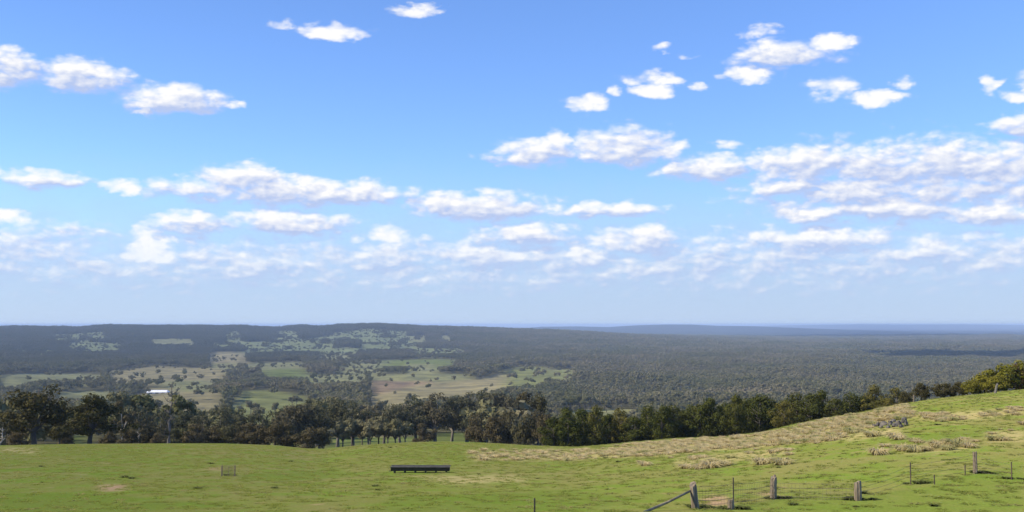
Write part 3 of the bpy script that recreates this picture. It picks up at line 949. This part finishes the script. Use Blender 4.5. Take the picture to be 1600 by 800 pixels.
def scatter(name, pts, rots, scls, idxs, protos, **tags):
    """one object that scatters copies of the prototype meshes over its points"""
    n = len(pts)
    me = bpy.data.meshes.new(name)
    me.vertices.add(n); me.vertices.foreach_set('co', np.ascontiguousarray(pts, np.float32).ravel())
    for nm, arr in (('rot', rots), ('scl', scls)):
        at_ = me.attributes.new(nm, 'FLOAT_VECTOR', 'POINT'); at_.data.foreach_set('vector', np.ascontiguousarray(arr, np.float32).ravel())
    at_ = me.attributes.new('idx', 'INT', 'POINT'); at_.data.foreach_set('value', np.ascontiguousarray(idxs, np.int32))
    c = bpy.data.collections.new(name + '_kinds')
    for q, pm in enumerate(protos):
        po = bpy.data.objects.new('%s_kind_%02d' % (name, q), pm); c.objects.link(po)
    g = bpy.data.node_groups.new(name + '_scatter', 'GeometryNodeTree')
    g.interface.new_socket('Geometry', in_out='INPUT', socket_type='NodeSocketGeometry')
    g.interface.new_socket('Geometry', in_out='OUTPUT', socket_type='NodeSocketGeometry')
    gi = g.nodes.new('NodeGroupInput'); go = g.nodes.new('NodeGroupOutput')
    ip = g.nodes.new('GeometryNodeInstanceOnPoints')
    ci = g.nodes.new('GeometryNodeCollectionInfo')
    ci.inputs['Collection'].default_value = c
    ci.inputs['Separate Children'].default_value = True
    ci.inputs['Reset Children'].default_value = True
    def attr(nm, ty):
        a_ = g.nodes.new('GeometryNodeInputNamedAttribute'); a_.data_type = ty; a_.inputs['Name'].default_value = nm
        return a_.outputs[0]
    mp = g.nodes.new('GeometryNodeMeshToPoints')
    g.links.new(gi.outputs[0], mp.inputs['Mesh'])
    g.links.new(mp.outputs[0], ip.inputs['Points'])
    g.links.new(ci.outputs[0], ip.inputs['Instance'])
    ip.inputs['Pick Instance'].default_value = True
    g.links.new(attr('idx', 'INT'), ip.inputs['Instance Index'])
    g.links.new(attr('rot', 'FLOAT_VECTOR'), ip.inputs['Rotation'])
    g.links.new(attr('scl', 'FLOAT_VECTOR'), ip.inputs['Scale'])
    g.links.new(ip.outputs[0], go.inputs[0])
    o = bpy.data.objects.new(name, me); COL.objects.link(o)
    md = o.modifiers.new('scatter', 'NODES'); md.node_group = g
    tag(o, tags.get('label'), tags.get('cat'), None, 'stuff')
    return o

def far_tree(seed):
    bm, blobs = gum_proto(seed, 'forest')
    bm.verts.ensure_lookup_table()
    tv = np.array([v.co[:] for v in bm.verts]); tf = np.array([[v.index for v in f.verts] for f in bm.faces if len(f.verts) == 4])
    bm.free()
    v, f = leaves(blobs, 420, .062, seed)
    vv, ff = merge([(tv, tf), (v, f)])
    me = np_mesh('far_tree', vv, ff)
    me.materials.append(L_FOREST); me.materials.append(bark_grey)
    mi = np.zeros(len(ff), np.int32); mi[:len(tf)] = 1
    me.polygons.foreach_set('material_index', mi)
    return me

def canopy_patch(seed):
    """a 40 m piece of closed canopy: some twenty crowns"""
    r = random.Random(seed)
    blobs = []
    for i in range(18):
        d = 21 * math.sqrt(r.random()); an = r.uniform(0, 6.283)
        hh = r.uniform(7, 14); w = r.uniform(2.6, 4.6)
        for q in range(3):
            blobs.append((d * math.cos(an) + r.gauss(0, 1.4), d * math.sin(an) + r.gauss(0, 1.4), hh + r.gauss(0, 1.2), w * .8, w * .8, w * .62))
            blobs.append((d * math.cos(an) + r.gauss(0, 1.0), d * math.sin(an) + r.gauss(0, 1.0), hh * .45, w * .5, w * .5, hh * .4))
    v, f = leaves(blobs, 1500, 1.25, seed)
    me = np_mesh('canopy_patch', v, f); me.materials.append(L_FOREST)
    return me

m = ~single
pts = np.stack([x[m], y[m], z[m]], 1)
rots = np.zeros_like(pts); rots[:, 2] = wrot[m]
scl = np.stack([wid[m], wid[m], h[m]], 1)
scatter('valley_forest', pts, rots, scl, rng.integers(0, 5, m.sum()), [far_tree(s) for s in (70, 71, 72, 73, 74)],
        label='grey-green eucalypt forest filling the valley floor between the paddocks', cat='forest')
x2, y2, z2, h2, r2, a2 = sample_wood(4150, 10500, 700, 10, 14)
p2 = np.stack([x2, y2, z2 - .5], 1)
ro2 = np.zeros_like(p2); ro2[:, 2] = rng.uniform(0, 6.283, len(p2))
sc2 = np.stack([rng.uniform(.8, 1.25, len(p2))] * 2 + [h2 / 12], 1)
scatter('distant_forest', p2, ro2, sc2, rng.integers(0, 4, len(p2)), [canopy_patch(s) for s in (80, 81, 82, 83)],
        label='distant forest canopy running out to the hazy horizon and up the far hills', cat='forest')

# ------------------------------------------------------------------ grass, tussocks, weeds
# trees scattered over the cleared parts of the far hills
x3, y3, z3 = [], [], []
th = R(28); n = 52000
r3 = np.sqrt(rng.uniform(4200. ** 2, 7800. ** 2, n)); a3 = rng.uniform(-th, .03, n)
x3, y3 = np.sin(a3) * r3, np.cos(a3) * r3
z3 = ground(x3, y3)
px3, py3 = project(x3, y3, z3 + 6)
f3 = field_of(px3, py3)
k3 = (f3 >= 0) & (rng.random(n) < np.array([.3 if f[1] == HILL else .06 for f in FIELDS])[f3]) & (waves(x3, y3, 190, 6) > -.1)
p3 = np.stack([x3[k3], y3[k3], z3[k3]], 1)
ro3 = np.zeros_like(p3); ro3[:, 2] = rng.uniform(0, 6.283, len(p3))
s3 = rng.uniform(7, 14, len(p3))
scatter('paddock_trees', p3, ro3, np.stack([s3 * 1.1, s3 * 1.1, s3], 1), rng.integers(0, 5, len(p3)), [far_tree(s) for s in (75, 76, 77, 78, 79)],
        label='scattered trees dotting the cleared slopes of the far hills at the left', cat='forest')

L_GRASS = leaf_mat('grass_blade', (.24,.29,.055), (.28,.30,.07), (.37,.33,.13), .55)
L_STRAW = leaf_mat('straw_blade', (.58,.49,.26), (.70,.60,.35), (.36,.37,.13), .55)
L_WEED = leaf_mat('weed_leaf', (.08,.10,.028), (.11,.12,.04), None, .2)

def tuft(seed, n, spread, height, width, mat, name, droop=.5):
    r = np.random.default_rng(seed)
    vs, fs = [], []
    for i in range(n):
        an = r.uniform(0, 6.283); d = spread * .35 * math.sqrt(r.random())
        b = np.array([math.cos(an) * d, math.sin(an) * d, -.03])
        a2_ = an + r.normal(0, .5); out = spread * r.uniform(.25, 1.0)
        hh = height * r.uniform(.55, 1.0)
        dirv = np.array([math.cos(a2_), math.sin(a2_), 0]); side = np.array([-dirv[1], dirv[0], 0]) * width
        p0, p1, p2_ = b, b + dirv * out * .45 + np.array([0, 0, hh * .8]), b + dirv * out + np.array([0, 0, hh * (1 - droop * r.random())])
        o = len(vs)
        vs += [p0 - side, p0 + side, p1 + side, p1 - side, p2_ + side * .25, p2_ - side * .25]
        fs += [[o, o+1, o+2, o+3], [o+3, o+2, o+4, o+5]]
    me = np_mesh(name, np.array(vs), np.array(fs)); me.materials.append(mat)
    return me

tus = [tuft(s, 150, .68, .46, .022, L_STRAW, 'tussock', .85) for s in (1, 2, 3, 4)]
def drop_in(polys, n, jitter=0):
    out = []
    xs = [p for poly in polys for p in poly]
    boxes = [(min(p[0] for p in q), max(p[0] for p in q), min(p[1] for p in q), max(p[1] for p in q), q) for q in polys]
    ar = np.array([(b[1]-b[0]) * (b[3]-b[2]) for b in boxes]); ar = ar / ar.sum()
    tries = 0
    while len(out) < n and tries < n * 8:
        tries += 1
        b = boxes[rng.choice(len(boxes), p=ar)]
        px, py = rng.uniform(b[0], b[1]), rng.uniform(b[2], b[3])
        if not inside(b[4], np.array([px]), np.array([py]))[0]: continue
        hh = hit(px, py)
        if hh is None or hh[1] > 176: continue
        out.append(hh[0])
    return out

T_MASS = [STRAW[0], STRAW[1], STRAW[1], STRAW[1], STRAW[2]]
tp_ = drop_in(T_MASS, 1500) + drop_in([STRAW[3]], 12) + drop_in([[(1000,712),(1240,694),(1400,680),(1600,655),(1600,690),(1400,700),(1100,730),(960,728)]], 24)
tp_ = [p for p in tp_ if waves(p.x, p.y, 9, 5) > random.uniform(-.8, .1)]
P = np.array([p[:] for p in tp_])
ro = np.zeros_like(P); ro[:, 2] = rng.uniform(0, 6.283, len(P))
s_ = rng.uniform(.28, .95, len(P)); sc_ = np.stack([s_ * 1.2, s_ * 1.2, s_ * rng.uniform(.7, 1.1, len(P))], 1)
scatter('tussock_grass', P, ro, sc_, rng.integers(0, 4, len(P)), tus,
        label='dense straw-coloured tussock grass matting the crest of the rise', cat='tussocks')
row = [(1411,704),(1430,706),(1446,704),(1466,699),(1478,703),(1494,697),(1503,694),(1514,699),(1552,688),(1372,710),(1222,689),(1232,692),
       (1072,732),(1092,733),(1110,731),(1132,728),(1192,725),(1222,726),(1300,681),(1330,676),(1362,682),(1398,684),(1404,687)]
for i, (px, py) in enumerate(row):
    p, d = hit(px, py)
    o = link('grass_tussock', tus[i % 4], (), None, p)
    s = random.uniform(.8, 1.35); o.scale = (s * 1.2, s * 1.2, s); o.rotation_euler = (0, 0, random.uniform(0, 6))
    if px > 1400 or px == 1372:
        tag(o, 'straw-coloured tussock in the loose row on the right-hand slope below the rocks', 'tussock', 'tussocks in the row below the rocks')
    elif px < 1240 and py > 720:
        tag(o, 'straw-coloured tussock standing alone on the green slope above the gate posts', 'tussock', 'lone tussocks above the gate posts')
    else:
        tag(o, 'straw-coloured tussock at the lower edge of the tussock mass', 'tussock', 'tussocks at the edge of the mass')

gr = [tuft(s, 34, .26, .09, .012, L_GRASS, 'grass_tuft', .8) for s in (11, 12, 13)]
n = 36000
rr_ = np.sqrt(rng.uniform(32 ** 2, 172 ** 2, n)); aa_ = rng.uniform(R(-36), R(36), n)
gx, gy = np.sin(aa_) * rr_, np.cos(aa_) * rr_
kp = (.4 * waves(gx, gy, 7, 3) + .4 * waves(gx, gy, 23, 8) + rng.normal(0, .7, n)) > 0
gx, gy = gx[kp], gy[kp]
P = np.stack([gx, gy, ground(gx, gy)], 1)
ro = np.zeros_like(P); ro[:, 2] = rng.uniform(0, 6.283, len(P))
s_ = rng.uniform(.5, 1.3, len(P))
scatter('pasture_grass', P, ro, np.stack([s_ * 1.5, s_ * 1.5, s_], 1), rng.integers(0, 3, len(P)), gr,
        label='short green pasture grass covering the foreground slope', cat='grass')
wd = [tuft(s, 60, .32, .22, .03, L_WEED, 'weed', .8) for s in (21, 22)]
wp = []
for i in range(34):
    hh = hit(rng.uniform(0, 1600), rng.uniform(640, 798))
    if hh and hh[1] < 172: wp.append(hh[0][:])
for (px, py) in ((577,698),(596,700),(619,698),(586,760),(590,766),(840,748),(64,729),(66,754),(206,748),(430,763),(1052,713),(946,716),(966,722),(1465,664)):
    hh = hit(px, py)
    if hh and hh[1] < 172: wp.append(hh[0][:])
for (px, py, n_) in ((1088,793,9),(1142,795,7),(1208,779,9),(1341,781,9),(1524,739,6),(1581,749,5),(1423,756,4),(660,739,0),(357,743,5)):  # extra dark tufts at post and guard feet stand in for their shadows
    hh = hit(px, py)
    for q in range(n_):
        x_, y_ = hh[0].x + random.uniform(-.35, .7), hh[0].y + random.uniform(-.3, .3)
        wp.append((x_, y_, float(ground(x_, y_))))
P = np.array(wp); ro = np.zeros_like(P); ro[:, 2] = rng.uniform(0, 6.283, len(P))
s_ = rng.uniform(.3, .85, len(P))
scatter('pasture_weeds_and_post_shade', P, ro, np.stack([s_ * 1.5, s_ * 1.5, s_], 1), rng.integers(0, 2, len(P)), wd,
        label='small dark weeds dotted over the pasture, with dark tufts added as shade at the post feet', cat='weeds')

# ------------------------------------------------------------------ fence posts, wires
wood_w = simple('weathered_wood', (.085,.066,.043), (.29,.23,.155), 9, .9, .8, (1, 1, .12))
wood_b = simple('brace_wood', (.17,.135,.075), (.30,.245,.145), 7, .9, .5, (1, 1, .12))
steel = simple('rusty_steel', (.07,.045,.03), (.15,.10,.07), 12, .7, .2)
wire_m = simple('fence_wire', (.07,.055,.045), (.13,.11,.09), 20, .7, 0)

def post_mesh(rad, hgt, seed, lean=(0, 0), notch=False):
    r = random.Random(seed)
    bm = bmesh.new()
    n, m_ = 14, 9
    rings = []
    off = [r.uniform(.88, 1.12) for _ in range(n)]
    for i in range(m_ + 1):
        t = i / m_
        ring = []
        for k in range(n):
            an = 6.283 * k / n
            rr = rad * off[k] * (1.08 - .12 * t) * r.uniform(.965, 1.035)
            zz = -.35 + (hgt + .35) * t
            if i == m_: zz += r.uniform(-.05, .03) + (.09 * math.cos(an - 1) if notch else .02 * math.cos(an))
            if i == m_: rr *= .93
            ring.append(bm.verts.new((math.cos(an) * rr + lean[0] * t, math.sin(an) * rr + lean[1] * t, zz)))
        rings.append(ring)
    for i in range(m_):
        for k in range(n):
            bm.faces.new((rings[i][k], rings[i][(k+1) % n], rings[i+1][(k+1) % n], rings[i+1][k]))
    c = bm.verts.new((lean[0], lean[1], hgt - .03))
    for k in range(n): bm.faces.new((rings[-1][k], rings[-1][(k+1) % n], c))
    return bm

def px_h(r, n): return n / F * r        # metres that n units of the photo span at distance r

pS, rS = hit(1088, 795)
straine = empty('strainer_post', pS); tag(straine, 'stout leaning grey strainer post with diagonal brace, at the left end of the fence', 'fence post')
hS = px_h(rS, 37)
link('post', post_mesh(px_h(rS, 5.6), hS, 5, (-px_h(rS, 5), 0.02), True), [wood_w], straine)
pB, rB = hit(1012, 799)
pB2 = pB + (pB - pS) * .10
bm = bmesh.new()
bt = Vector((-px_h(rS, 8.5), -.03, hS * .74))
v0 = pB2 - pS; v0.z = float(ground(pB2.x, pB2.y)) - pS.z - .05
tube(bm, [v0, v0.lerp(bt, .5) + Vector((0, 0, -.03)), bt], [.058, .055, .05], 9, jit=.06)
link('brace', bm, [wood_b], straine)

def wooden_post(px, py, n_h, n_r, seed, label, group=None, notch=False, lean=(0, 0)):
    p, r = hit(px, py)
    o = link('fence_post', post_mesh(px_h(r, n_r), px_h(r, n_h), seed, lean, notch), [wood_w], None, p)
    tag(o, label, 'fence post', group)
    return p, r
pStub, _ = wooden_post(1142, 796, 15, 5.0, 7, 'short sawn-off stump post beside the bare patch of soil')
pG, rG = wooden_post(1208, 780, 33, 4.6, 8, 'split and weathered grey gate post standing in the middle of the fence', None, True, (.04, 0))
pR, rR = wooden_post(1341, 782, 28, 5.2, 9, 'thick round post with flat sawn top casting a shadow to the right')
pT, rT = wooden_post(1524, 740, 31, 2.9, 10, 'slim pale post further up the fence at the right')
wooden_post(1428, 628, 10, 1.3, 11, 'slim white post on the skyline left of the dark round trees')
p, r_ = hit(1554, 614.5)
o = link('tree_stump', post_mesh(px_h(r_, 1.7), px_h(r_, 13), 12, (px_h(r_, 4), 0), True), [bark_grey], None, p)
tag(o, 'pale leaning broken stump in front of the yellow-green shrubs', 'stump')

def picket(px, py, n_h, label, group=None):
    p, r = hit(px, py); hh = px_h(r, n_h)
    bm = bmesh.new()
    for an in (0, 2.094, 4.189):
        box(bm, (math.cos(an) * .014, math.sin(an) * .014, hh / 2 - .15), (.032, .008, hh + .3), (0, 0, an))
    o = link('steel_picket', bm, [steel], None, p); tag(o, label, 'fence picket', group)
    return p, hh
pk = {}
for (px, py, nh, lab) in ((835, 806, 27, 'lone rusty steel picket at the bottom centre of the paddock'),
                          (1146, 792, 44, 'tall rusty steel picket rising behind the short stump post'),
                          (1423, 757, 32, 'rusty steel picket between the round post and the slim pale post'),
                          (1460, 757, 14, 'short rusty picket beside the dark patch of soil'),
                          (1508, 742, 14, 'short rusty picket just left of the slim pale post'),
                          (1581, 750, 25, 'rusty steel picket at the right edge of the photo')):
    pk[px] = picket(px, py, nh, lab)

def fence_run(a, b, ha, hb, label, nwire, mesh=False, name='wire_fence'):
    """strands (and netting) between two posts, following the ground"""
    e = empty(name, a); tag(e, label, 'wire fence')
    d = b - a; n = max(4, int(d.length / 1.5))
    def pt(t, k):
        q = a + d * t
        g = float(ground(q.x, q.y))
        top = ha + (hb - ha) * t
        return Vector((q.x, q.y, g + top * k - .05 * math.sin(math.pi * t))) - a
    for i in range(nwire):
        kk = .18 + .76 * i / max(1, nwire - 1)
        bm = bmesh.new()
        tube(bm, [pt(j / n, kk) for j in range(n + 1)], [.006] * (n + 1), 4, cap=False)
        link('wire', bm, [wire_m], e)
    if mesh:
        bm = bmesh.new()
        m_ = int(d.length / .16)
        for j in range(1, m_):
            t = j / m_
            tube(bm, [pt(t, .03), pt(t, .9)], [.0035, .0035], 3, cap=False)
        for i in range(5):
            tube(bm, [pt(j / n, .06 + .15 * i) for j in range(n + 1)], [.0045] * (n + 1), 3, cap=False)
        link('netting', bm, [wire_m], e)
    return e
fence_run(pS, pk[1146][0], hS * .95, pk[1146][1] * .85, 'sagging wire strands between the strainer post and the tall picket', 5, True)
fence_run(pk[1146][0], pG, pk[1146][1] * .85, px_h(rG, 31), 'wire netting between the tall picket and the split gate post', 4, True)
fence_run(pG, pR, px_h(rG, 26), px_h(rR, 26), 'wire netting between the split gate post and the round post', 4, True)
fence_run(pR, pk[1423][0], px_h(rR, 26), pk[1423][1] * .9, 'plain wires between the round post and the first picket', 4)
fence_run(pk[1423][0], pT, pk[1423][1] * .9, px_h(rT, 28), 'plain wires running up to the slim pale post', 4)
fence_run(pT, pk[1581][0], px_h(rT, 28), pk[1581][1] * .9, 'plain wires leaving the slim pale post to the right edge', 4)

# ------------------------------------------------------------------ feed trough
conc = simple('trough_steel', (.030,.026,.021), (.055,.046,.036), 5, .75, .3)
rim_m = simple('trough_rim', (.10,.092,.08), (.17,.155,.135), 5, .8, .2)
def trough():
    p, r = hit(657, 738.5)
    Lh = px_h(r, 90); u = r / F
    e = empty('feed_trough', p, R(-1.0)); tag(e, 'long dark feed trough on short legs in the open paddock', 'feed trough')
    hw, z0, z1, wd_ = .42, 3.2 * u, 9.4 * u, .05
    bm = bmesh.new()
    prof = [(-hw, z1), (-hw * .72, z0), (hw * .72, z0), (hw, z1), (hw - wd_, z1), (hw * .72 - wd_, z0 + wd_), (-hw * .72 + wd_, z0 + wd_), (-hw + wd_, z1)]
    A = [bm.verts.new((-Lh / 2, a_, b_)) for a_, b_ in prof]; B = [bm.verts.new((Lh / 2, a_, b_)) for a_, b_ in prof]
    for i in range(8): bm.faces.new((A[i], A[(i+1) % 8], B[(i+1) % 8], B[i]))
    bm.faces.new(A[::-1]); bm.faces.new(B)
    bmesh.ops.recalc_face_normals(bm, faces=bm.faces)
    link('basin', bm, [conc], e)
    for s in (-1, 1):
        bm = bmesh.new()
        q = [bm.verts.new((s * (Lh / 2 - .1), a_, b_)) for a_, b_ in ((-hw + .03, z1 - .03), (-hw * .72, z0 + .01), (hw * .72, z0 + .01), (hw - .03, z1 - .03))]
        q2 = [bm.verts.new((s * (Lh / 2 - .04), v.co.y, v.co.z)) for v in q]
        bm.faces.new(q); bm.faces.new(q2[::-1])
        for i in range(4): bm.faces.new((q[i], q[(i+1) % 4], q2[(i+1) % 4], q2[i]))
        bmesh.ops.recalc_face_normals(bm, faces=bm.faces)
        link('end_plate', bm, [conc], e)
        bm = bmesh.new()
        box(bm, (0, s * (hw + .012), z1 + .02), (Lh + .12, .085, .06))
        bmesh.ops.bevel(bm, geom=bm.edges[:], offset=.012, segments=1)
        link('rim', bm, [rim_m], e)
    for i in range(6):
        xx = -Lh / 2 + .25 + (Lh - .5) * i / 5
        for s in (-1, 1):
            bm = bmesh.new()
            box(bm, (xx, s * hw * .62, z0 / 2 - .1), (.09, .09, z0 + .2), (0, s * .0, 0))
            link('leg', bm, [conc], e)
trough()

# ------------------------------------------------------------------ tree guard
def guard():
    p, r = hit(357, 744); u = r / F
    e = empty('tree_guard', p, R(8)); tag(e, 'small wire tree guard held by thin stakes on the left of the paddock', 'tree guard')
    s = 9.5 * u; hh = 17 * u
    for (a_, b_) in ((-s, -s * .6), (s, -s * .6), (s, s * .6), (-s, s * .6), (0, -s * .6)):
        bm = bmesh.new(); tube(bm, [(a_, b_, -.25), (a_ + random.uniform(-.05, .05), b_, hh * random.uniform(.9, 1.08))], [.014, .012], 6)
        link('stake', bm, [steel], e)
    bm = bmesh.new()
    c = [(-s, -s * .6), (s, -s * .6), (s, s * .6), (-s, s * .6)]
    for q in range(4):
        a0, a1 = Vector((*c[q], 0)), Vector((*c[(q+1) % 4], 0))
        for k in range(1, 7):
            zz = hh * .9 * k / 6; tube(bm, [a0 + Vector((0, 0, zz)), a1 + Vector((0, 0, zz))], [.004, .004], 3, cap=False)
        m_ = 10
        for k in range(m_):
            b_ = a0.lerp(a1, k / m_); tube(bm, [b_, b_ + Vector((0, 0, hh * .9))], [.004, .004], 3, cap=False)
    link('netting', bm, [wire_m], e)
guard()

# ------------------------------------------------------------------ rock pile
rock_m = simple('lichen_rock', (.04,.036,.03), (.17,.15,.125), 2.2, .9, .6)
def rock(px, py, n_w, n_h, seed, label, group):
    p, r = hit(px, py); u = r / F
    bm = bmesh.new()
    bmesh.ops.create_icosphere(bm, subdivisions=3, radius=1)
    q = random.Random(seed)
    cuts = [Vector((q.gauss(0, 1), q.gauss(0, 1), q.gauss(0, 1))).normalized() for _ in range(9)]
    for v in bm.verts:
        for c in cuts:
            d = v.co.dot(c)
            if d > .66: v.co -= c * (d - .66) * .9
        v.co *= 1 + .06 * math.sin(v.co.x * 7 + seed) * math.cos(v.co.y * 6 + v.co.z * 5)
        v.co.x *= n_w * u / 2; v.co.y *= n_w * u / 2 * .8; v.co.z *= n_h * u * .62
    o = link('rock', bm, [rock_m], None, p + Vector((0, 0, n_h * u * .3))); o.rotation_euler = (0, 0, q.uniform(0, 6))
    tag(o, label, 'rock', group)
for i, (px, py, a_, b_) in enumerate([(1372,666,11,7),(1381,665,13,9),(1391,664,10,8),(1398,667,11,7),(1404,664,12,9),(1412,661,11,12),(1416,664,9,8),
                                      (1377,669,8,5),(1388,669,9,5),(1366,667,7,5),(1396,660,9,6),(1408,668,8,5)]):
    lab, grp = ('grey weathered rock in the low pile on the right-hand slope', 'rocks in the pile')
    if i == 5: lab, grp = 'tallest upright pale rock at the right end of the rock pile', None
    rock(px, py, a_, b_, 100 + i, lab, grp)

# ------------------------------------------------------------------ far farm buildings
white = simple('white_cladding', (.62,.62,.60), (.72,.72,.70), .4, .6)
tin = simple('tin_roof', (.66,.67,.68), (.78,.79,.80), .3, .45)
dark_open = simple('shed_opening', (.03,.03,.03), (.05,.05,.05), 1, .9)
def shed(px, py, n_w, n_wall, n_roof, deep, label, rz=0.0, name='farm_shed'):
    p, r = hit(px, py); u = r / F
    w, hw, hr = n_w * u, n_wall * u, n_roof * u
    e = empty(name, p, rz); tag(e, label, 'shed')
    bm = bmesh.new(); box(bm, (0, 0, hw / 2 - 1), (w, deep, hw + 2)); link('wall', bm, [white], e)
    bm = bmesh.new()
    o_ = .6
    P_ = [(-w/2-o_, -deep/2-o_, hw), (w/2+o_, -deep/2-o_, hw), (w/2+o_, deep/2+o_, hw), (-w/2-o_, deep/2+o_, hw), (-w/2+.06*w, 0, hw+hr), (w/2-.06*w, 0, hw+hr)]
    v = [bm.verts.new(q) for q in P_]
    for f in ((0,1,5,4), (1,2,5), (2,3,4,5), (3,0,4), (3,2,1,0)): bm.faces.new([v[q] for q in f])
    link('roof', bm, [tin], e)
    for k in range(3):
        bm = bmesh.new(); box(bm, (-w * .3 + w * .3 * k, -deep / 2 - .04, hw * .38), (w * .16, .06, hw * .76)); link('door', bm, [dark_open], e)
shed(247, 614.5, 30, 1.8, 3.0, 14, 'long white farm shed with pale roof on the tan valley field', R(4))
shed(523, 570, 6, 2.0, 1.5, 8, 'tiny white farmhouse among trees in the middle of the valley', R(-20), 'farm_house')

# ------------------------------------------------------------------ two clouds outside the picture that shade the far forest
cl_m = simple('cloud_white', (.8,.8,.8), (.86,.86,.86), .01, 1.0)
def shade_cloud(px, r, hgt, wx, wy, label, seed):
    p = at(px, r)
    c = p + Vector((sd.x, sd.y, sd.z)) * (hgt / sd.z)
    q = random.Random(seed)
    bm = bmesh.new()
    for i in range(16):
        m = Matrix.Translation((q.uniform(-.8, .8) * wx, q.uniform(-.75, .75) * wy, q.uniform(0, .12) * wy)) @ Matrix.Diagonal((wx * q.uniform(.22, .4), wy * q.uniform(.25, .45), wy * q.uniform(.12, .22), 1))
        bmesh.ops.create_icosphere(bm, subdivisions=3, radius=1, matrix=m)
    for v in bm.verts:
        v.co += Vector((math.sin(v.co.y * 9 / wy), math.sin(v.co.x * 11 / wx), math.sin(v.co.x * 7 / wx + v.co.y * 8 / wy))) * wy * .04
    o = link('cloud', bm, [cl_m], None, c)
    for f in o.data.polygons: f.use_smooth = True
    tag(o, label, 'cloud')
shade_cloud(1665, 4350, 1900, 640, 400, 'high white cloud out of frame that shades the dark band of forest at the right', 5)
shade_cloud(1340, 11000, 3700, 1300, 1300, 'farther high cloud out of frame shading the thin dark line near the horizon', 9)
